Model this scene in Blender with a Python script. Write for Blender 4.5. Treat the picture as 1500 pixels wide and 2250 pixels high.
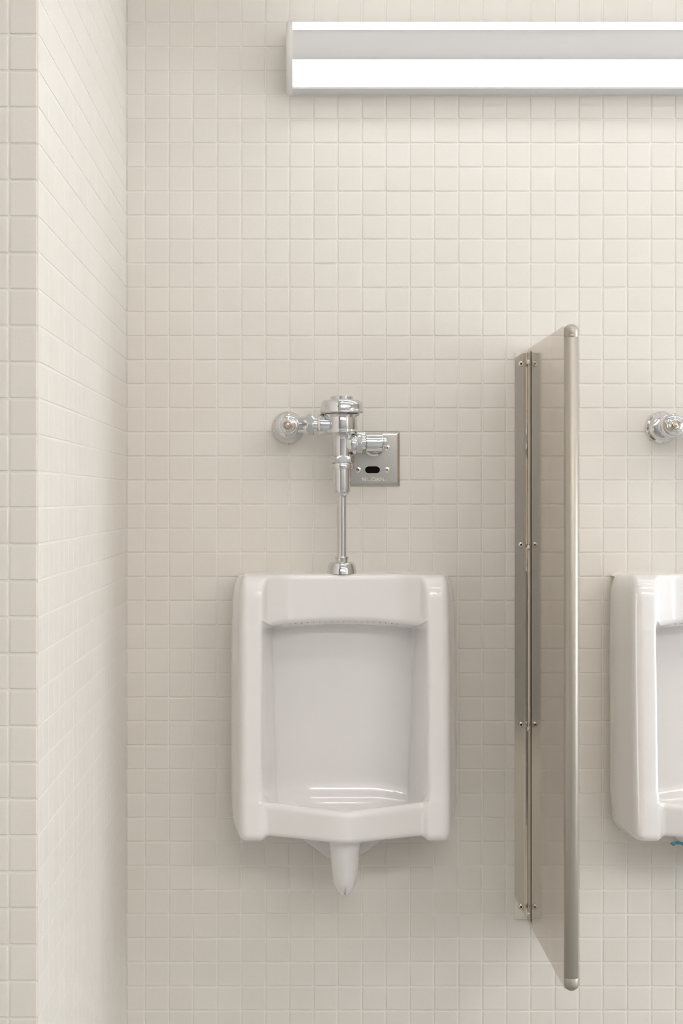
import bpy, math, random
from mathutils import Vector, Matrix
random.seed(7)
for o in list(bpy.data.objects): bpy.data.objects.remove(o)
C = bpy.context.scene.collection
PI = math.pi

# ------------------------------------------------------------------ camera, world, exposure, lights
CAM_D, CAM_Z = 3.35, 1.22          # distance from the back wall, height
PX = 0.0508 / 52.92                # metres per photo pixel on the back wall (2 inch tile pitch)
cd = bpy.data.cameras.new('camera'); cam = bpy.data.objects.new('camera', cd); C.objects.link(cam)
cam.location = (0, -CAM_D, CAM_Z); cam.rotation_euler = (PI/2, 0, 0)
cd.sensor_fit = 'AUTO'; cd.sensor_width = 36
cd.lens = 36 * (CAM_D/PX) / 2250
cd.shift_x = (750-654.5)/2250; cd.shift_y = -(1125-1095)/2250
cd.clip_start = 0.05
bpy.context.scene.camera = cam
sc = bpy.context.scene
sc.view_settings.view_transform = 'Standard'; sc.view_settings.look = 'None'
sc.view_settings.gamma = 1; sc.view_settings.use_curve_mapping = False
sc.view_settings.exposure = 0.06
w = bpy.data.worlds.new('world'); sc.world = w; w.use_nodes = True
w.node_tree.nodes['Background'].inputs[0].default_value = (0.9, 0.92, 1, 1)
w.node_tree.nodes['Background'].inputs[1].default_value = 0.2
# radiance: wall light (lower, upper diffuser), ceiling lamps (front row, rear row), downlights, added fill panes (rear, side)
LENS_LOW, LENS_TOP, CEIL_FRONT, CEIL_REAR, CEIL_SPOT, FILL_REAR, FILL_SIDE = 4.4, 2.2, 11.5, 79.0, 45.0, 0.6, 7.3

def P(px, py, d):
    """point seen at photo position (px,py), d metres out from the back wall"""
    k = PX * (CAM_D - d) / CAM_D
    return Vector(((px-654.5)*k, -d, CAM_Z + (1095-py)*k))

# ------------------------------------------------------------------ materials
def mat(name, col, rough=0.5, metal=0.0, spec=0.5, coat=0.0, emis=None, estr=0.0):
    m = bpy.data.materials.new(name); m.use_nodes = True
    b = m.node_tree.nodes['Principled BSDF']
    b.inputs['Base Color'].default_value = (*col, 1); b.inputs['Roughness'].default_value = rough
    b.inputs['Metallic'].default_value = metal; b.inputs['Specular IOR Level'].default_value = spec
    b.inputs['Coat Weight'].default_value = coat; b.inputs['Coat Roughness'].default_value = 0.03
    if emis: b.inputs['Emission Color'].default_value = (*emis, 1); b.inputs['Emission Strength'].default_value = estr
    return m
def nd(m, t, **kw):
    n = m.node_tree.nodes.new(t)
    for k, v in kw.items(): setattr(n, k, v)
    return n
def lk(m, a, b): m.node_tree.links.new(a, b)
def add_bump(m, scale, strength, dist, stretch=None, detail=3):
    b = m.node_tree.nodes['Principled BSDF']
    tc = nd(m, 'ShaderNodeTexCoord'); mp = nd(m, 'ShaderNodeMapping'); no = nd(m, 'ShaderNodeTexNoise'); bu = nd(m, 'ShaderNodeBump')
    if stretch: mp.inputs['Scale'].default_value = stretch
    no.inputs['Scale'].default_value = scale; no.inputs['Detail'].default_value = detail
    bu.inputs['Strength'].default_value = strength; bu.inputs['Distance'].default_value = dist
    lk(m, tc.outputs['Object'], mp.inputs[0]); lk(m, mp.outputs[0], no.inputs['Vector'])
    lk(m, no.outputs[0], bu.inputs['Height']); lk(m, bu.outputs[0], b.inputs['Normal'])
    return no
def tile_mat():
    m = mat('glazed_tile', (0.76, 0.70, 0.63), 0.38, spec=0.45)
    b = m.node_tree.nodes['Principled BSDF']
    no = add_bump(m, 260, 0.22, 0.0006)
    at = nd(m, 'ShaderNodeAttribute', attribute_name='tint')
    cr = nd(m, 'ShaderNodeMix', data_type='RGBA')
    cr.inputs[6].default_value = (0.798, 0.752, 0.690, 1); cr.inputs[7].default_value = (0.82, 0.775, 0.716, 1)
    lk(m, at.outputs['Fac'], cr.inputs[0]); lk(m, cr.outputs[2], b.inputs['Base Color'])
    return m
M_TILE = tile_mat()
M_GROUT = mat('grout', (0.865, 0.83, 0.775), 0.8); add_bump(M_GROUT, 400, 0.4, 0.0006)
M_PORC = mat('vitreous_china', (0.88, 0.855, 0.845), 0.16, spec=0.5, coat=0.4)
M_CHROME = mat('polished_chrome', (0.72, 0.725, 0.735), 0.045, 1.0)
M_BRUSH = mat('brushed_steel', (0.66, 0.60, 0.525), 0.07, 1.0)
def brushed(m, stretch, strength=0.25):
    b = m.node_tree.nodes['Principled BSDF']
    no = add_bump(m, 60, strength, 0.0003, stretch, 4)
    mr = nd(m, 'ShaderNodeMapRange'); r0 = b.inputs['Roughness'].default_value
    mr.inputs[3].default_value = r0*0.75; mr.inputs[4].default_value = r0*1.3
    lk(m, no.outputs[0], mr.inputs[0]); lk(m, mr.outputs[0], b.inputs['Roughness'])
brushed(M_BRUSH, (12, 12, 0.35), 0.03)
M_TRIM = mat('satin_steel_trim', (0.47, 0.43, 0.375), 0.45, 1.0); brushed(M_TRIM, (14, 14, 0.3), 0.05)
M_PLATE = mat('satin_plate', (0.50, 0.475, 0.445), 0.2, 1.0); brushed(M_PLATE, (0.5, 14, 14), 0.05)
M_SCREW = mat('screw_steel', (0.75, 0.71, 0.66), 0.16, 1.0)
M_BRASS = mat('worn_brass_screw', (0.72, 0.58, 0.44), 0.2, 1.0)
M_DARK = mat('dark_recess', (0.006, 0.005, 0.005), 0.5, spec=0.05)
M_LETTER = mat('etched_white', (0.88, 0.86, 0.83), 0.5)
M_PAINT = mat('white_painted_metal', (0.70, 0.69, 0.69), 0.35, spec=0.4)
M_CAP = mat('white_plastic_cap', (0.78, 0.77, 0.75), 0.4)
M_LENSLOW = mat('lower_diffuser', (0.9, 0.9, 0.9), 0.4, emis=(0.86, 0.94, 1.0), estr=LENS_LOW)
M_LENSTOP = mat('upper_diffuser', (0.9, 0.9, 0.9), 0.4, emis=(0.86, 0.94, 1.0), estr=LENS_TOP)
M_CEIL = mat('ceiling_paint', (0.82, 0.81, 0.79), 0.9)
M_FLOOR = mat('grey_floor_tile', (0.40, 0.40, 0.39), 0.45)
M_PLASTER = mat('plain_wall', (0.82, 0.79, 0.75), 0.6)
M_HOLE = mat('shadowed_flush_hole', (0.25, 0.22, 0.19), 0.5)
M_REAR = mat('slate_rear_wall', (0.36, 0.37, 0.38), 0.6)
M_BLUE = mat('blue_residue', (0.05, 0.20, 0.28), 0.6)
M_LIN = mat('ceiling_lamp_panel', (0.9, 0.9, 0.9), 0.5, emis=(1.0, 0.96, 0.915), estr=CEIL_FRONT)
M_LINR = mat('rear_ceiling_lamp_panel', (0.9, 0.9, 0.9), 0.5, emis=(1.0, 0.96, 0.915), estr=CEIL_REAR)
M_FILL_SIDE = mat('side_fill_pane', (0.9, 0.9, 0.9), 0.5, emis=(0.83, 0.92, 1.0), estr=FILL_SIDE)
M_FILL_REAR = mat('rear_fill_pane', (0.9, 0.9, 0.9), 0.5, emis=(0.83, 0.92, 1.0), estr=FILL_REAR)
M_SPOT = mat('downlight_panel', (0.9, 0.9, 0.9), 0.5, emis=(1.0, 0.96, 0.915), estr=CEIL_SPOT)

# ------------------------------------------------------------------ mesh helpers
class MB:
    def __init__(s): s.v = []; s.f = []; s.mi = []
    def add(s, vs, fs, mi=0):
        o = len(s.v); s.v += [tuple(v) for v in vs]; s.f += [tuple(i+o for i in f) for f in fs]; s.mi += [mi]*len(fs)
    def box(s, a, b, mi=0):
        x0,y0,z0 = a; x1,y1,z1 = b
        x0,x1 = sorted((x0,x1)); y0,y1 = sorted((y0,y1)); z0,z1 = sorted((z0,z1))
        s.add([(x0,y0,z0),(x1,y0,z0),(x1,y1,z0),(x0,y1,z0),(x0,y0,z1),(x1,y0,z1),(x1,y1,z1),(x0,y1,z1)],
              [(0,3,2,1),(4,5,6,7),(0,1,5,4),(1,2,6,5),(2,3,7,6),(3,0,4,7)], mi)
    def rings(s, rings, cap0=True, cap1=True, closed=True, mi=0):
        n = len(rings[0]); vs = [v for r in rings for v in r]; fs = []
        for i in range(len(rings)-1):
            for j in range(n if closed else n-1):
                k = (j+1) % n
                fs.append((i*n+j, i*n+k, (i+1)*n+k, (i+1)*n+j))
        if cap0: fs.append(tuple(range(n-1, -1, -1)))
        if cap1: fs.append(tuple((len(rings)-1)*n + j for j in range(n)))
        s.add(vs, fs, mi)
    def lathe(s, prof, org, axis='z', seg=48, cap0=True, cap1=True, mi=0):
        """prof: (radius, height along axis) pairs; axis z, x or d (out of the back wall)"""
        R = []
        for r, h in prof:
            ring = []
            for k in range(seg):
                a = 2*PI*k/seg; c, q = r*math.cos(a), r*math.sin(a)
                if axis == 'z': p = (c, q, h)
                elif axis == 'x': p = (h, c, q)
                else: p = (c, -h, q)
                ring.append((p[0]+org[0], p[1]+org[1], p[2]+org[2]))
            R.append(ring)
        s.rings(R, cap0, cap1, mi=mi)
    def hexnut(s, org, axis, r, h0, h1, ch=0.12, n=6, rot=0, mi=0):
        """chamfered hexagonal nut: rounded-off end faces"""
        R = []
        seg = n*8
        for h, lim in ((h0, 0.885), (h0+ch*r*0.5, 0.95), (h0+ch*r, 1.0), (h1-ch*r, 1.0), (h1-ch*r*0.5, 0.95), (h1, 0.885)):
            ring = []
            for k in range(seg):
                a = 2*PI*k/seg + rot
                t = (a-rot) % (2*PI/n) - PI/n
                rr = min(r*math.cos(PI/n)/math.cos(t), r*lim)
                c, q = rr*math.cos(a), rr*math.sin(a)
                p = {'z': (c,q,h), 'x': (h,c,q), 'd': (c,-h,q)}[axis]
                ring.append((p[0]+org[0], p[1]+org[1], p[2]+org[2]))
            R.append(ring)
        s.rings(R, mi=mi)
    def build(s, name, mats, parent=None, smooth=True, angle=35, bevel=0, shift=None):
        me = bpy.data.meshes.new(name)
        vs = s.v if shift is None else [(v[0]-shift[0], v[1]-shift[1], v[2]-shift[2]) for v in s.v]
        me.from_pydata(vs, [], s.f)
        ms = mats if isinstance(mats, (list, tuple)) else [mats]
        for m in ms: me.materials.append(m)
        me.polygons.foreach_set('material_index', s.mi)
        import bmesh
        bm = bmesh.new(); bm.from_mesh(me)
        if not getattr(s, 'keep_normals', False): bmesh.ops.recalc_face_normals(bm, faces=bm.faces)
        if bevel:
            es = [e for e in bm.edges if len(e.link_faces) == 2 and e.calc_face_angle(0) > 0.6]
            bmesh.ops.bevel(bm, geom=es, offset=bevel, segments=3, profile=0.5, affect='EDGES')
        if smooth:
            ca = math.radians(angle)
            for f in bm.faces: f.smooth = True
            for e in bm.edges:
                if len(e.link_faces) == 2 and e.calc_face_angle(0) > ca: e.smooth = False
        bm.to_mesh(me); bm.free()
        o = bpy.data.objects.new(name, me); C.objects.link(o)
        if parent: o.parent = parent
        return o
def thing(name, label, cat, loc=(0,0,0), group=None):
    o = bpy.data.objects.new(name, None); C.objects.link(o); o.empty_display_size = 0.05
    o.location = loc; o['label'] = label; o['category'] = cat
    if group: o['group'] = group
    return o
def dup(root, loc, label, skip=()):
    r = root.copy(); C.objects.link(r); r.location = loc; r['label'] = label
    for ch in list(root.children):
        if ch.name in skip: continue
        c = ch.copy(); C.objects.link(c); c.parent = r
        for g in list(ch.children):
            e = g.copy(); C.objects.link(e); e.parent = c
    return r
def struct(o): o['kind'] = 'structure'; return o

# ------------------------------------------------------------------ tiled walls: every tile modelled with rounded edges on a grout bed
PITCH = 0.0508; GAP = 0.0027
def tiled(name, org, U, V, N, ulen, vlen, u0, v0, even=1.0, gu=GAP, relief=1.0):
    """org corner; U,V in-plane unit axes, N out of the wall; grout centre lines at u0+k*PITCH, v0+k*PITCH"""
    org, U, V, N = map(Vector, (org, U, V, N))
    verts = []; faces = []; mi = []; tint = []
    def pt(u, v, h): p = org + U*u + V*v + N*h; return (p.x, p.y, p.z)
    verts += [pt(0,0,0), pt(ulen,0,0), pt(ulen,vlen,0), pt(0,vlen,0)]; faces.append((0,1,2,3)); mi.append(1); tint.append(0.5)
    def cuts(L, c0):
        k = math.ceil((0-c0)/PITCH - 1e-6); r = [0.0]
        while c0 + k*PITCH < L - 1e-6:
            c = c0 + k*PITCH
            if c > 1e-4: r.append(c)
            k += 1
        r.append(L); return r
    cu, cv = cuts(ulen, u0), cuts(vlen, v0)
    rv = [random.gauss(0, 0.00022) for _ in cv]; ru = [random.gauss(0, 0.00022) for _ in cu]
    for i in range(len(cu)-1):
        for j in range(len(cv)-1):
            a0 = cu[i] + gu/2 + ru[i]; a1 = cu[i+1] - gu/2 + ru[i+1]*0.7
            b0 = cv[j] + GAP/2 + rv[j] + random.gauss(0, 0.00012); b1 = cv[j+1] - GAP/2 + rv[j+1]*0.7 + random.gauss(0, 0.00012)
            if a1-a0 < 0.006 or b1-b0 < 0.006: continue
            tu, tv, th = random.gauss(0, 0.003)*even, random.gauss(-0.0150, 0.0045*even), random.gauss(0, 0.00006)*even
            uc, vc = (a0+a1)/2, (b0+b1)/2; base = len(verts)
            prof = [(0, 0.0), (0.0001, 0.0004), (0.0004, 0.00085), (0.0011, 0.00108), (0.0028, 0.00114)]
            cr = 0.0013
            for inset, h in prof:
                h *= relief
                r = max(cr - inset*0.3, 0.0008)
                A0, A1, B0, B1 = a0+inset, a1-inset, b0+inset, b1-inset
                for cx, cy, st in ((A1-r, B0+r, -PI/2), (A1-r, B1-r, 0), (A0+r, B1-r, PI/2), (A0+r, B0+r, PI)):
                    for q in (0, 0.5, 1):
                        an = st + q*PI/2
                        u = cx + r*math.cos(an); v = cy + r*math.sin(an)
                        hh = h + ((th + (u-uc)*tu + (v-vc)*tv) if h > 0 else 0)
                        verts.append(pt(u, v, hh))
            n = 12; t = random.random()
            for q in range(len(prof)-1):
                for k in range(n):
                    k2 = (k+1) % n
                    faces.append((base+q*n+k, base+q*n+k2, base+(q+1)*n+k2, base+(q+1)*n+k)); mi.append(0); tint.append(t)
            faces.append(tuple(base+(len(prof)-1)*n+k for k in range(n))); mi.append(0); tint.append(t)
    me = bpy.data.meshes.new(name); me.from_pydata(verts, [], faces)
    me.materials.append(M_TILE); me.materials.append(M_GROUT)
    me.polygons.foreach_set('material_index', mi); me.polygons.foreach_set('use_smooth', [True]*len(faces))
    at = me.attributes.new('tint', 'FLOAT', 'FACE'); at.data.foreach_set('value', tint)
    o = bpy.data.objects.new(name, me); C.objects.link(o); return struct(o)

XL = (277.3-654.5)*PX                      # x of the left side wall
DP = CAM_D*(1-1/1.5113)                    # how far the side wall comes out
CEIL = 2.75
RX, LX, FY = 3.6, -2.2, -5.2
zph = (CAM_Z + (1095-1003.2)*PX) % PITCH
tiled('wall_back', (XL,0,0), (1,0,0), (0,0,1), (0,-1,0), RX-XL, CEIL, (317.9-654.5)*PX - XL, zph)
tiled('wall_left', (XL,0,0), (0,-1,0), (0,0,1), (1,0,0), DP, CEIL, 0.031, zph, 0.35, 0.0013, 0.5)
tiled('wall_left_pier', (XL,-DP,0), (-1,0,0), (0,0,1), (0,-1,0), XL-LX, CEIL, XL-(19.0-654.5)*PX/1.5113, zph)
def slab(name, a, b, m):
    mb = MB(); mb.box(a, b); o = mb.build(name, m, smooth=False); return struct(o)
T = 0.1
slab('floor', (LX-T, FY-T, -T), (RX+T, T, 0), M_FLOOR)
slab('ceiling', (LX-T, FY-T, CEIL), (RX+T, T, CEIL+T), M_CEIL)
slab('wall_right', (RX, FY, 0), (RX+T, 0, CEIL), M_PLASTER)
slab('wall_far_left', (LX-T, FY, 0), (LX, -DP, CEIL), M_PLASTER)
slab('wall_rear', (LX, FY-T, 0), (RX, FY, CEIL), M_REAR)

# added glowing fill panes outside the frame, built like windows to brighten the walls
def fill_panel(name, loc, rot, hw, hh, m):
    wn = bpy.data.objects.new(name, None); C.objects.link(wn); wn.location = loc; wn.rotation_euler = (0,0,rot); struct(wn)
    mb = MB(); mb.box((-0.015,-hw,-hh),(-0.005,hw,hh)); mb.build('pane', m, wn, smooth=False)
    mb = MB(); t = 0.07
    for a, b in (((-hw-t,-hh-t),(hw+t,-hh)),((-hw-t,hh),(hw+t,hh+t)),((-hw-t,-hh),(-hw,hh)),((hw,-hh),(hw+t,hh)),((-hw/3-0.02,-hh),(-hw/3+0.02,hh)),((hw/3-0.02,-hh),(hw/3+0.02,hh))):
        mb.box((-0.035,a[0],a[1]),(0,b[0],b[1]))
    mb.build('fill_panel_frame', M_PAINT, wn, smooth=False)
fill_panel('fill_panel_1', (RX, -0.95, 1.05), 0, 0.55, 0.85, M_FILL_SIDE)  # unseen source, added to brighten the left wall
fill_panel('fill_panel_2', (0.9, FY, 2.36), -PI/2, 2.1, 0.26, M_FILL_REAR)  # unseen source, added as frontal fill, kept high above flat reflections

# ------------------------------------------------------------------ wall light
FX0 = P(637, 130, 0.11).x; FX1 = 2.45
def zrel(v): return CAM_Z + v
lt = thing('wall_light', 'long white linear wall light with two glowing diffusers above the urinals', 'wall light', ((FX0+FX1)/2, 0, zrel(0.90)))
off = tuple(lt.location)
def extr(pts, x0, x1, name, m, bev=0, nseg=1):
    mb = MB(); R = []
    for q in range(nseg+1):
        x = x0 + (x1-x0)*q/nseg
        R.append([(x, -d, zrel(z)) for d, z in pts])
    mb.rings(R); return mb.build(name, m, lt, bevel=bev, shift=off, angle=40)
extr([(0.0,0.8496),(0.056,0.8496),(0.0575,0.852),(0.0575,0.866),(0.0,0.866)], FX0, FX1, 'back_box', M_PAINT)
fas = [(0.1105,0.8952),(0.1125,0.8975),(0.1150,0.905),(0.1158,0.915),(0.1160,0.928),(0.1158,0.940),(0.1148,0.9475),(0.1125,0.9535),(0.1085,0.9565),
       (0.106,0.955),(0.110,0.950),(0.112,0.941),(0.112,0.915),(0.108,0.900)]
extr(fas, FX0, FX1, 'fascia', M_PAINT)
LX0 = FX0 + 0.0055
extr([(0.0565,0.8530),(0.1095,0.8965),(0.106,0.8995),(0.053,0.857)], LX0, FX1, 'lower_diffuser', M_LENSLOW)
extr([(0.1085,0.9555),(0.1060,0.9640),(0.1005,0.9725),(0.092,0.977),(0.055,0.979),(0.055,0.976),(0.090,0.974),(0.098,0.970),(0.103,0.962),(0.1055,0.955)], LX0, FX1, 'upper_diffuser', M_LENSTOP)
extr([(0.0,0.866),(0.052,0.8575),(0.052,0.866),(0.020,0.885),(0.020,0.955),(0.058,0.974),(0.055,0.979),(0.0,0.979)], FX0, FX1, 'reflector_tray', M_PAINT)
# inner cheek beside the diffusers and rounded end caps
capo = [(0.0,0.8485),(0.056,0.8480),(0.066,0.8545),(0.1125,0.8935),(0.1170,0.905),(0.1180,0.928),(0.1165,0.945),(0.1125,0.958),(0.1085,0.968),(0.1025,0.9765),(0.093,0.981),(0.0,0.982)]
cy, cz = 0.055, 0.915
def cap_ring(x, k):
    r = []
    for d, z in capo:
        r.append((x, -(max(0.0, cy+(d-cy)*k) if d > 0 else 0.0), zrel(cz+(z-cz)*k)))
    return r
for x0, sgn in ((FX0, -1), (FX1, 1)):
    mb = MB()
    mb.rings([cap_ring(x0-sgn*0.0052, 0.985), cap_ring(x0-sgn*0.0050, 0.997), cap_ring(x0, 1.0), cap_ring(x0+sgn*0.003, 1.0), cap_ring(x0+sgn*0.006, 0.975), cap_ring(x0+sgn*0.0078, 0.93), cap_ring(x0+sgn*0.0084, 0.86)])
    mb.build('end_cap', M_CAP, lt, shift=off, angle=50)

# ------------------------------------------------------------------ urinals (local frame: x across, -y out of the wall, z=0 at the top of the china)
UTOP = CAM_Z - 0.154
def fillet_poly(keys, nseg, narc):
    """keys: (d, z, radius); same number of samples whatever the shape"""
    n = len(keys); ent = []
    for i, (d, z, r) in enumerate(keys):
        p = Vector((d, z))
        if i in (0, n-1) or r <= 0: ent.append((p, p, p)); continue
        a = Vector(keys[i-1][:2]); b = Vector(keys[i+1][:2])
        la, lb = (a-p).length, (b-p).length
        u, v = (a-p)/la, (b-p)/lb
        ang = u.angle(v, PI); t = min(r/math.tan(max(ang, 0.02)/2), la*0.48, lb*0.48)
        ent.append((p+u*t, p, p+v*t))
    out = []
    for i in range(n):
        s, p, e = ent[i]
        if 0 < i < n-1:
            for k in range(narc+1):
                t = k/narc; wm = 0.8
                w0, w1, w2 = (1-t)**2, 2*t*(1-t)*wm, t*t
                out.append((s*w0 + p*w1 + e*w2)/(w0+w1+w2))
        else: out.append(p)
        if i < n-1:
            nx = ent[i+1][0]
            for k in range(1, nseg[i]): out.append(e + (nx-e)*(k/nseg[i]))
    return out
NS = [6, 8, 2, 4, 30, 10, 4, 1, 8, 12]; NA = 8
def sstep(t): t = max(0, min(1, t)); return t*t*(3-2*t)
def softabs(x, e): return math.sqrt(x*x+e*e) - e*0.35
def lipd(x):
    a = softabs(x, 0.012)
    t = max(0, 1 - a/0.152)
    return 0.209 + 0.083*t
def prof_in(x):
    xa = abs(x); c = (xa/0.16)**2
    dh = 0.122 + 0.010*c + 0.035*sstep((xa-0.104)/0.064)
    dl = lipd(x); zr = -0.449 - 0.003*max(0, 1-xa/0.15)
    dip = 0.0
    return fillet_poly([(0,0,0), (dh,0,0.012), (dh+0.002,-0.093-0.010*c,0.013), (0.095,-0.104-0.010*c,0.006), (0.050,-0.108-0.010*c,0.009),
                        (0.040,-0.505,0.085), (dl-0.031,-0.500,0.060), (dl-0.0275,zr,0.011), (dl,zr,0.0125), (dl-0.004,-0.5135-0.001*c,0.012), (0,-0.541,0)], NS, NA)
def prof_arm(x):
    return fillet_poly([(0,0,0), (0.185,0,0.046), (0.192,-0.088,0.01), (0.193,-0.100,0.01), (0.194,-0.108,0.01),
                        (0.212,-0.425,0.05), (0.2135,-0.437,0.01), (0.2145,-0.444,0.004), (0.215,-0.449,0.004), (0.220,-0.5225,0.016), (0,-0.547,0)], NS, NA)
def side_f(q):
    """plan of the outer flank: half width and depth fraction"""
    pts = [(0.194,0.992),(0.1985,0.984),(0.2025,0.972),(0.2060,0.955),(0.2088,0.932),(0.2110,0.904),(0.2130,0.870),(0.2160,0.81),(0.2200,0.73),(0.2250,0.62),(0.2290,0.5),(0.2310,0.38),(0.2300,0.25),(0.2260,0.12),(0.2200,0.0)]
    return pts
xs = [0,0.003,0.006,0.009,0.012,0.016,0.02,0.025,0.03]
x = 0.036
while x < 0.124: xs.append(x); x += 0.008
xs += [0.126+0.0016*k for k in range(25)] + [0.168,0.172,0.176,0.180,0.184,0.188,0.191]
cols = []
def column(x):
    pi_, pa = prof_in(x), prof_arm(x); out = []; xa = abs(x)
    for i, (a, b) in enumerate(zip(pi_, pa)):
        z = a.y; q = min(1, max(0, (-z-0.10)/0.40))
        head = sstep((-z-0.085)/0.02)
        x0 = 0.152*(1-head) + head*(0.1455*(1-q)+0.134*q)
        g = sstep((i-(len(pi_)-60))/18); x0 = x0*(1-g) + 0.150*g
        x1 = 0.1665
        t = (xa-x0)/(x1-x0); t = max(0, min(1, t))
        s = 0.45*t + 0.55*t*t*(3-2*t)
        crown = 1 - 0.008*max(0.0, (xa-0.176)/0.018)**2 if xa > 0.176 else 1
        out.append((x, -(a.x*(1-s)+b.x*s)*crown, a.y*(1-s)+b.y*s))
    return out
def make_cols(sign):
    res = [column(sign*x) for x in xs]
    pa = prof_arm(0)
    for hw, f in side_f(0):
        u = max(0.0, min(1.0, (hw-0.196)/(0.2310-0.196) if f > 0.37 else 1.0)); e = 1-math.sqrt(max(0, 1-u*u))
        et, eb = 0.009*e, 0.036*e
        if f < 0.38: et, eb = 0.009, 0.036
        B = 0.547; zoff = et
        col = []
        for p in pa:
            zz = p.y
            zz = -et + zz*(B-et-eb)/B
            hh = hw - min(1.0, u*1.5)*(0.008*math.exp(zz/0.045) + 0.006*math.exp((zz+et)/0.012) + 0.014*math.exp(-(zz+B-eb)/0.016))
            col.append((sign*hh, -p.x*f, zz))
        res.append(col)
    return res
right = make_cols(1); left = make_cols(-1)
allc = list(reversed(left)) + right[1:]
ux1 = 96.9*PX
ur = thing('urinal', 'white china urinal complete in view, mounted left of the steel partition', 'urinal', (ux1, 0, UTOP), 'wall-hung urinals')
mb = MB(); mb.rings(allc, False, False, closed=False)
bowl = mb.build('basin', M_PORC, ur, angle=75)
# outlet trap
mb = MB(); R = []
for z, hw, df, db in ((-0.500,0.044,0.262,0),(-0.512,0.0395,0.258,0),(-0.520,0.0355,0.2535,0),(-0.530,0.0325,0.249,0),(-0.545,0.0305,0.244,0),(-0.560,0.0295,0.240,0.0),
                      (-0.575,0.0283,0.236,0.02),(-0.590,0.0268,0.2315,0.05),(-0.602,0.0252,0.2275,0.08),(-0.612,0.0235,0.223,0.10),(-0.620,0.0212,0.218,0.115),(-0.627,0.018,0.212,0.13),(-0.633,0.0125,0.204,0.15),(-0.6365,0.006,0.196,0.165)):
    ring = []
    for k in range(25):
        a = PI*k/24
        fr = min(0.06, (df-db)*0.8)
        crease = 0.006*math.exp(-((math.cos(a))/0.12)**2)*sstep((-z-0.600)/0.03)
        ring.append((hw*math.cos(a), -(df-fr+fr*math.sin(a)**0.8 - crease), z + crease*0.4))
    ring.append((-hw, -db, z)); ring.append((hw, -db, z))
    R.append(ring)
mb.rings(R); mb.build('outlet_trap', M_PORC, ur, angle=60)
# angled body behind the trap
mb = MB()
poly = [(-0.125,-0.530),(-0.086,-0.557),(-0.030,-0.597),(-0.005,-0.612),(0.005,-0.612),(0.030,-0.597),(0.086,-0.557),(0.125,-0.530)]
mb.rings([[(x,0,z) for x,z in poly], [(x,-0.040,z) for x,z in poly], [(x*0.96,-0.048,z*0.995) for x,z in poly]])
mb.build('trap_shoulder', M_PORC, ur, angle=50)
# flush holes under the header
mb = MB()
for k in range(-11, 12):
    x = k*0.0122; c = (abs(x)/0.16)**2
    mb.lathe([(0.0013,0),(0.0013,0.001)], (x, -0.1128-0.010*c, -0.0972-0.010*c), 'd', 10)
    mb.v[-20:] = [(vx, vy, -0.0962-0.010*c + (vz+0.0962+0.010*c)*0.7) for vx, vy, vz in mb.v[-20:]]
mb.build('flush_hole_row', M_HOLE, ur)
ur2 = dup(ur, (ux1+817*PX, 0, UTOP), 'white china urinal cut off by the right edge of the photo, beyond the partition')
mb = MB()
for k in range(16):
    a = random.random(); x = -0.142-0.0+a*0.026; r = 0.0016+0.0022*random.random()
    z = -0.5255-random.random()*0.0035; y = -0.208-random.random()*0.008
    mb.lathe([(r*0.3,-r),(r*0.8,-r*0.6),(r,0),(r*0.8,r*0.6),(r*0.3,r)], (x, y, z), 'z', 8)
res = mb.build('blue_residue', M_BLUE, ur2); res['label'] = 'blue crusty deposit under the urinal rim'

# ------------------------------------------------------------------ flush valve
DV = 0.092
vk = PX*(CAM_D-DV)/CAM_D
vo = P(750.5, 932.8, DV)                       # axis at inlet height
fv = thing('flush_valve', 'chrome flush valve rising from the top of the fully visible urinal', 'flush valve', (vo.x, 0, vo.z), 'chrome flush valves')
V0 = (0, -DV, 0)
def zp(y): return (932.8-y)*vk
def part(mb, name, m=M_CHROME, parent=fv, **k): return mb.build(name, m, parent, **k)
def vl(pts): return [(hw*vk, zp(y)) for hw, y in pts]
mb = MB(); mb.lathe(vl([(20,879.5),(24.5,879.5),(25.5,878.5),(25.5,872.5),(24.5,871.3),(19,871.0)]), V0); part(mb, 'cap_nub')
mb = MB(); mb.lathe(vl([(20,909.5),(44,909),(47.2,907.5),(48.6,906),(48.4,903.5),(47.2,901),(47.0,895),(46.4,889),(44.8,884.5),(41.5,881),(36.5,879),(28,878.3),(10,878.2)]), V0, seg=64); part(mb, 'valve_cap')
mb = MB(); mb.lathe(vl([(36,909.5),(40,910.5),(39,912.5),(36.5,914.5),(34,917.5),(34.5,922),(34.5,942),(34,944.5),(35,946.5),(36,948.5),(35.5,951),(33,953),(28,954.3),(24,957),(21.8,961),(21,966),(20.5,985),(20,1000),(20,1003)]), V0, seg=64)
# inlet boss on the left and outlet boss for the sensor valve on the right
mb.lathe([(0.0150,-0.0505),(0.0190,-0.0500),(0.0212,-0.0475),(0.0218,-0.043),(0.0212,-0.032),(0.0198,-0.020),(0.0185,-0.006),(0.012,0)], (0,-DV,0), 'x', 40)
zs = zp(975.5)
mb.lathe([(0.016,0.008),(0.0195,0.012),(0.0215,0.020),(0.0218,0.0265),(0.0205,0.0295),(0.018,0.0305)], (0,-DV,zs), 'x', 40)
part(mb, 'valve_body')
mb = MB(); mb.hexnut(V0, 'z', 28.2*vk, zp(1017.5), zp(1002), 0.10, 6, 0.12); part(mb, 'coupling_nut')
mb = MB(); mb.lathe(vl([(19,1080),(19.3,1031),(25.2,1031),(26.0,1029.5),(26.0,1019.5),(25,1018),(20,1017.5)][::1]), V0)
mb.lathe(vl([(19.3,1030),(19.5,1034),(19.4,1074),(19,1078),(17.8,1082),(15.5,1085.2),(13.2,1087),(11.6,1090),(10.6,1093)]), V0); part(mb, 'vacuum_breaker')
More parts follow.
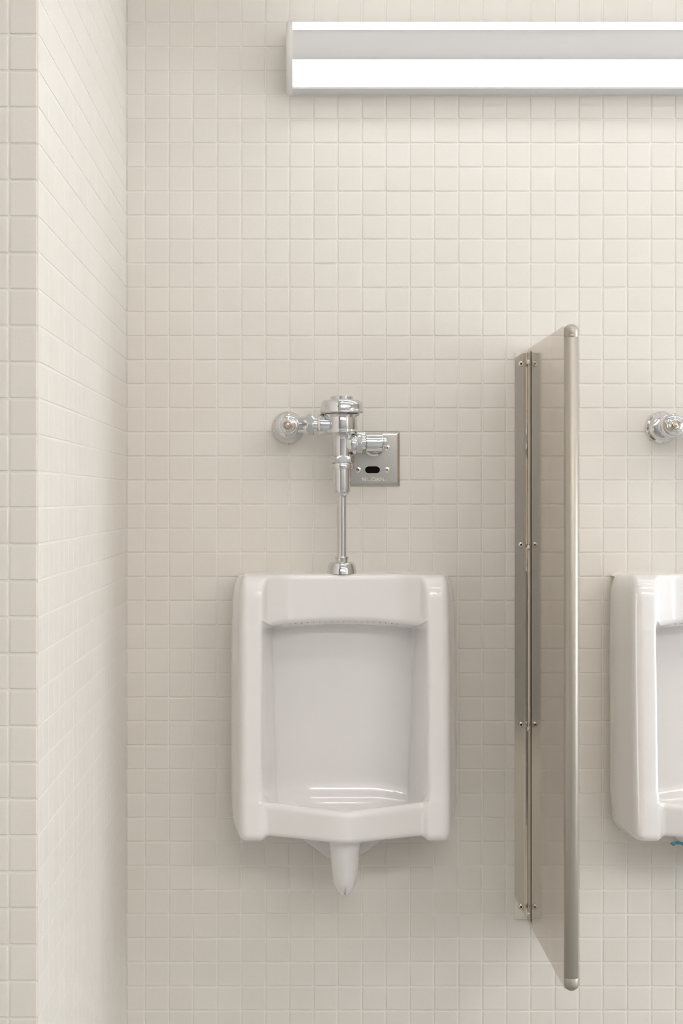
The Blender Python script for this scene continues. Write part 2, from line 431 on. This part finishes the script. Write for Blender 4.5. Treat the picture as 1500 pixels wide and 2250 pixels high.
mb = MB(); mb.lathe(vl([(10.2,1088),(10.2,1228)]), V0, seg=40); part(mb, 'flush_tube')
zt = UTOP - vo.z
mb = MB(); mb.lathe([(10.5*vk,zp(1222.8)),(15.2*vk,zp(1223)),(15.4*vk,zp(1224)),(15.4*vk,zp(1226.8)),(14*vk,zp(1227.4)),(13.8*vk,zp(1234)),(20*vk,zp(1234.4)),(24.5*vk,zp(1235)),(27.5*vk,zp(1237)),(29.5*vk,zp(1241)),(31*vk,zp(1247)),(32*vk,zp(1254)),(32.6*vk, zt-0.0005)], V0, seg=56); part(mb, 'spud_flange')
# supply: escutcheon, stop, tail and union nut
xs_ = (632.3-654.5)*PX - vo.x; zs_ = CAM_Z + (1095-939.9)*PX - vo.z
O = (xs_, 0, zs_)
mb = MB(); mb.lathe([(0.0342,0.0012),(0.0342,0.004),(0.0335,0.006),(0.0315,0.0085),(0.0285,0.0115),(0.0255,0.0155),(0.0235,0.0215),(0.022,0.023),(0.019,0.023)], O, 'd', 64); part(mb, 'escutcheon')
mb = MB(); mb.lathe([(0.0185,0.02),(0.0185,0.070),(0.0200,0.076),(0.0225,0.082),(0.0238,0.088),(0.0240,0.104),(0.0235,0.110),(0.0222,0.1135),(0.0205,0.1145),(0.0198,0.1150),(0.0196,0.1195),(0.0188,0.1215),(0.0165,0.1225)], O, 'd', 56)
mb.hexnut(O, 'd', 0.0275, 0.080, 0.098, 0.14, 6, 0.25)
part(mb, 'control_stop')
mb = MB(); mb.lathe([(r_, h_+0.0085) for r_, h_ in ((0.0165,0.1135),(0.0160,0.1160),(0.0150,0.1172),(0.0128,0.1178),(0.0112,0.1190),(0.0105,0.1200),(0.0098,0.1202),(0.0082,0.1190),(0.0080,0.1180),(0.006,0.1175))], O, 'd', 48); sb = part(mb, 'stop_bonnet')
mb = MB(); mb.lathe([(r_, h_+0.0085) for r_, h_ in ((0.0056,0.1172),(0.0056,0.1215),(0.0048,0.1232),(0.0042,0.1236),(0.0040,0.1255),(0.0028,0.1268),(0.001,0.1272))], O, 'd', 32)
so = part(mb, 'adjusting_screw', M_BRASS); so['label'] = 'worn brass-coloured screw'
mb = MB(); mb.lathe([(0.0167, xs_+0.015),(0.0167, (671-750.5)*vk),(0.0172,(672.5-750.5)*vk),(0.0172,(675-750.5)*vk)], (0,-DV,0), 'x', 40)
mb.lathe([(0.0152,(686-750.5)*vk),(0.0152,(699-750.5)*vk)], (0,-DV,0), 'x', 40); part(mb, 'supply_tail')
mb = MB(); mb.hexnut((0,-DV,-0.0008), 'x', 26.2*vk, (673-750.5)*vk, (689.5-750.5)*vk, 0.14, 6, 0.0); part(mb, 'union_nut')
# sensor solenoid
mb = MB(); mb.hexnut((0,-DV,zs), 'x', 24.2*vk, (781.8-750.5)*vk, (795.5-750.5)*vk, 0.14, 6, 0.0); part(mb, 'solenoid_nut')
zc = zp(972)
mb = MB(); mb.lathe([(0.0155,(792-750.5)*vk),(0.0155,(803.5-750.5)*vk)], (0,-DV,zc), 'x', 40)
mb.lathe([(0.018,(802.8-750.5)*vk),(0.0195,(803.2-750.5)*vk),(0.0203,(804-750.5)*vk),(0.0203,(805.5-750.5)*vk),(0.0196,(806-750.5)*vk),(0.0198,(838-750.5)*vk),(0.0192,(839.6-750.5)*vk),(0.017,(840.2-750.5)*vk)], (0,-DV,zc), 'x', 56)
mb.lathe([(0.0085,(838-750.5)*vk),(0.0095,(841-750.5)*vk),(0.0105,(845-750.5)*vk),(0.010,(848.5-750.5)*vk),(0.007,(850.5-750.5)*vk)], (0,-DV+0.004,zc+0.001), 'x', 32); part(mb, 'solenoid_housing')
xw = (821-654.5)*PX - vo.x; zw = CAM_Z+(1095-979)*PX - vo.z
mb = MB(); mb.lathe([(0.0225,0.0055),(0.0225,0.008),(0.0205,0.010),(0.0195,0.011),(0.0190,0.076),(0.0165,0.086),(0.012,0.090)], (xw,0,zw), 'd', 48); part(mb, 'wall_sleeve')
fv2 = dup(fv, (vo.x+819.5*PX, 0, vo.z), 'chrome flush valve at the right edge of the photo, only its round stop showing')

# ------------------------------------------------------------------ sensor plate
def pl(px, py): return ((px-654.5)*PX/1.0015, CAM_Z+(1095-py)*PX/1.0015)
px1, pz1 = pl(878, 948.5); px0, pz0 = pl(759, 1068.5)
pcx, pcz = (px0+px1)/2, (pz0+pz1)/2
sp = thing('sensor_plate', 'square satin steel sensor plate on the wall behind the flush valve', 'sensor plate', (pcx, 0, pcz))
sp['group'] = 'steel sensor plates'
hx, hz = (px1-px0)/2, (pz1-pz0)/2
mb = MB()
def rect(h, i, r=0.0015):
    out = []
    for cx, cz_, st in ((hx-i-r, -hz+i+r, -PI/2), (hx-i-r, hz-i-r, 0), (-hx+i+r, hz-i-r, PI/2), (-hx+i+r, -hz+i+r, PI)):
        for q in range(4):
            a = st + q*PI/6; out.append((cx+r*math.cos(a), -h, cz_+r*math.sin(a)))
    return out
mb.rings([rect(0.001,0), rect(0.0025,0), rect(0.0045,0.0022), rect(0.0056,0.0042), rect(0.0059,0.0056), rect(0.0060,0.0075)])
mb.build('face_plate', M_PLATE, sp, angle=50)
def stad(r, L, h, n=14):
    out = []
    for s in (1, -1):
        for k in range(n+1):
            a = -PI/2 + PI*k/n
            out.append((s*(L/2 + r*math.cos(a)), -h, s*r*math.sin(a)))
    return out
wx, wz = pl(818, 1032.3); wx -= pcx; wz -= pcz
def sh(r): return [(a+wx, b, c+wz) for a, b, c in r]
mb = MB(); mb.rings([sh(stad(0.0074,0.0165,0.0058)), sh(stad(0.0079,0.0165,0.0064)), sh(stad(0.0074,0.0165,0.0068)), sh(stad(0.0069,0.0165,0.0064))], True, True); mb.build('window_rim', M_SCREW, sp)
mb = MB(); mb.rings([sh(stad(0.0071,0.0165,0.0060)), sh(stad(0.0071,0.0165,0.0067))]); mb.build('sensor_window', M_DARK, sp)
for (a, b) in ((850.5,984),(787,1032.3),(850,1032.3),(787,984)):
    x, z = pl(a, b); o3 = (x-pcx, 0, z-pcz)
    mb = MB(); mb.lathe([(0.0061,0.0057),(0.0061,0.0066),(0.0056,0.0071),(0.0048,0.0072),(0.0042,0.0067),(0.0028,0.0070),(0.0022,0.0071),(0.0018,0.0065)], o3, 'd', 28)
    s1 = mb.build('screw', M_SCREW, sp)
    mb = MB(); mb.lathe([(0.0013,0.0066),(0.0013,0.0068)], o3, 'd', 10); mb.build('screw_socket', M_DARK, s1)
# lettering S L O A N .
mb = MB()
def stroke(a, b, t=1.25):
    (x0,z0),(x1,z1) = a, b; dx, dz = x1-x0, z1-z0; L = math.hypot(dx, dz); nx, nz = -dz/L*t/2, dx/L*t/2
    ex, ez = dx/L*t/2, dz/L*t/2
    q = [(x0-ex+nx,z0-ez+nz),(x1+ex+nx,z1+ez+nz),(x1+ex-nx,z1+ez-nz),(x0-ex-nx,z0-ez-nz)]
    w = []
    for x, z in q:
        gx, gz = pl(794.3+x, 1056.5-z); w.append((gx-pcx, gz-pcz))
    mb.rings([[(x,-0.0058,z) for x,z in w], [(x,-0.0064,z) for x,z in w]])
H = 6.2
def letter(x, segs):
    for a, b in segs: stroke((x+a[0],a[1]), (x+b[0],b[1]))
letter(0.6, [((9,H),(1.3,H)),((0.5,H-0.6),(0.5,3.8)),((1.3,3.1),(7.6,3.1)),((8.3,2.5),(8.3,0.7)),((7.6,0),(0,0))])
letter(11.6, [((0.5,H),(0.5,0)),((0.5,0),(8,0))])
letter(21.6, [((0.5,H),(7,H)),((7.9,H-0.8),(7.9,0.8)),((7,0),(0.5,0)),((0.5,0),(0.5,H))])
letter(31.2, [((0.2,0),(4.4,H)),((4.4,H),(8.2,0)),((2.6,1.8),(6.8,1.8))])
letter(41.0, [((0.3,0),(0.3,H)),((0.5,H),(6.6,0)),((7.0,0),(7.0,H))])
stroke((50.3,0.3),(50.9,0.3),1.4)
lo = mb.build('lettering', M_LETTER, sp, smooth=False); lo['label'] = 'white SLOAN lettering'
dup(sp, (pcx+819.5*PX, 0, pcz), 'square satin steel sensor plate behind the flush valve at the right edge')

# ------------------------------------------------------------------ partition
XPAN = 0.4840; PT = 0.0252; ZT = CAM_Z+329.5*PX; ZB = CAM_Z-930.5*PX
pn = thing('partition', 'brushed stainless steel privacy partition on the wall between the two urinals', 'partition', (XPAN, 0, ZB))
po = (XPAN, 0, ZB); HH = ZT-ZB; R0 = 0.0127; DF = 0.462
mb = MB()
prof = []                              # rounded top/bottom edges of the slab
for k in range(9):
    a = PI/2*k/8; prof.append((0.003*(1-math.sin(a)), 0.003*(1-math.cos(a))))
def ring(d):
    e = 0.0022; return [(e,-d,0),(PT-e,-d,0),(PT,-d,e),(PT,-d,HH-e),(PT-e,-d,HH),(e,-d,HH),(0,-d,HH-e),(0,-d,e)]
mb.rings([ring(0.010), ring(DF-0.004)]); mb.build('panel', M_BRUSH, pn, smooth=False)
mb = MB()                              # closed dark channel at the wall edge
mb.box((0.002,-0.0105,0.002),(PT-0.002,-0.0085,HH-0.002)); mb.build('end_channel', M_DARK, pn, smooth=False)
def capsule(zl, zh, r, endlo, endhi, cx=PT/2, dc=DF):
    R_ = []; n = 40
    def rg(rr, z): return [(cx+rr*math.cos(2*PI*k/n), -dc+rr*math.sin(2*PI*k/n), z) for k in range(n)]
    if endlo:
        for k in range(10): a = PI/2*(1-k/9)*0.98; R_.append(rg(r*math.cos(a), zl + r*0.92*(1-math.sin(a))))
    else: R_.append(rg(r*0.97, zl)); R_.append(rg(r, zl+0.0006))
    if endhi:
        for k in range(10): a = PI/2*(k/9)*0.98; R_.append(rg(r*math.cos(a), zh - r*0.92*(1-math.sin(a))))
    else: R_.append(rg(r, zh-0.0006)); R_.append(rg(r*0.97, zh))
    m = MB(); m.rings(R_); return m
RT = 0.01325
ztop = HH+0.001; 
capsule(0.0225, HH-0.0235, RT, False, False).build('edge_tube', M_TRIM, pn, angle=50)
capsule(HH-0.0238, ztop, RT, False, True).build('corner_cap', M_TRIM, pn, angle=50)
capsule(-0.0015, 0.0228, RT*1.0, True, False).build('corner_cap', M_TRIM, pn, angle=50)
# small crimp tab on the upper corner cap
mb = MB(); mb.lathe([(0.0052,-DF*0+0.0115),(0.0048,0.0135),(0.0025,0.0146),(0.0006,0.0148)], (PT/2, -DF, HH-0.0215), 'd', 20)
mb.v = [(x, y, (z-(HH-0.0215))*0.55+(HH-0.0215)) for x, y, z in mb.v]; mb.build('crimp_tab', M_TRIM, pn)
# wall brackets (angle on each side) with flange, leg, screws and bolts
bz0 = CAM_Z - (2018-1095)*PX - ZB; bz1 = CAM_Z + (1095-775.5)*PX - ZB
xf0 = (1130-654.5)*PX - XPAN; xleg = (1156.3-654.5)*PX - XPAN
for s in (1, -1):
    def mx(x): return x if s == 1 else PT - x
    def bx(m_, a, b): m_.box((mx(a[0]),a[1],a[2]), (mx(b[0]),b[1],b[2]))
    t = 0.0013; lx = xleg if s == 1 else -0.0016
    mb = MB()
    prof = [(xf0,0.0012),(xf0,0.0032),(lx-0.006,0.0032),(lx-0.0022,0.0040),(lx,0.0065),(lx,0.050),(lx+t,0.050),(lx+t,0.0060),(lx+t,0.0012)]
    if s == -1: prof = [(xf0+0.004,d) if x == xf0 else (x,d) for x, d in prof]
    mb.rings([[(mx(x),-d,bz0) for x,d in prof], [(mx(x),-d,bz1) for x,d in prof]])
    bk = mb.build('wall_bracket', M_BRUSH, pn, smooth=False)
    for py in (800, 1197, 1591.5, 1991):
        z = CAM_Z + (1095-py)*PX - ZB; x = mx((1143.8-654.5)*PX - XPAN)
        if s == -1: x = PT + 0.016
        mb = MB(); mb.lathe([(0.0062,0.003),(0.0061,0.0042),(0.0055,0.0058),(0.0042,0.0070),(0.0030,0.0075),(0.0022,0.0072),(0.0020,0.0062)], (x,0,z), 'd', 28)
        mb.build('screw', M_SCREW, bk)
        mb = MB(); mb.lathe([(0.0021,0.0060),(0.0021,0.0068),(0.0007,0.0069),(0.0006,0.0076)], (x,0,z), 'd', 14); mb.build('screw_socket', M_DARK, bk)
    for py in (798, 1202, 1597, 2000):
        z = CAM_Z + (1095-py)*PX - ZB
        mb = MB(); h = lx
        mb.lathe([(0.0058,mx(h)+0*s),(0.0056,mx(h-0.0010)),(0.0045,mx(h-0.0026)),(0.0025,mx(h-0.0033))], (0,-0.028,z), 'x', 24)
        mb.build('bolt', M_SCREW, bk)

# ------------------------------------------------------------------ ceiling lamps of the room (behind and above the camera)
for k, (x0, x1, y) in enumerate(((-0.2, 1.4, -1.6), (1.7, 3.3, -1.6), (-0.2, 1.4, -4.2), (1.7, 3.3, -4.2))):
    nm = ['nearest the urinals, left of two', 'nearest the urinals, right of two', 'towards the rear wall, left of two', 'towards the rear wall, right of two'][k]
    c = thing('ceiling_light', 'long recessed ceiling light ' + nm, 'ceiling light', ((x0+x1)/2, y, CEIL), 'recessed linear ceiling lights')
    hl = (x1-x0)/2
    mb = MB()
    mb.box((-hl-0.015,-0.075,-0.012),(hl+0.015,-0.060,0)); mb.box((-hl-0.015,0.060,-0.012),(hl+0.015,0.075,0))
    mb.box((-hl-0.015,-0.060,-0.012),(-hl,0.060,0)); mb.box((hl,-0.060,-0.012),(hl+0.015,0.060,0)); mb.build('frame', M_PAINT, c, smooth=False)
    mb = MB(); mb.box((-hl,-0.060,-0.008),(hl,0.060,0)); mb.build('diffuser', M_LIN if y > -3 else M_LINR, c, smooth=False)
for k, (x, y) in enumerate(((-0.9,-2.0),(0.15,-0.75),(1.05,-0.75),(-1.3,-3.2))):
    nm = ['in front of the tiled pier', 'before the fully visible urinal', 'before the cut off urinal', 'in the left rear of the room'][k]
    c = thing('downlight', 'small round recessed downlight ' + nm, 'downlight', (x, y, CEIL), 'round downlights')
    mb = MB(); mb.lathe([(0.045,-0.001),(0.045,-0.004),(0.058,-0.006),(0.06,0)], (0,0,0), 'z', 32); mb.build('trim_ring', M_PAINT, c)
    mb = MB(); mb.lathe([(0.044,-0.0055),(0.044,-0.007)], (0,0,0), 'z', 32); mb.build('lamp', M_SPOT, c)
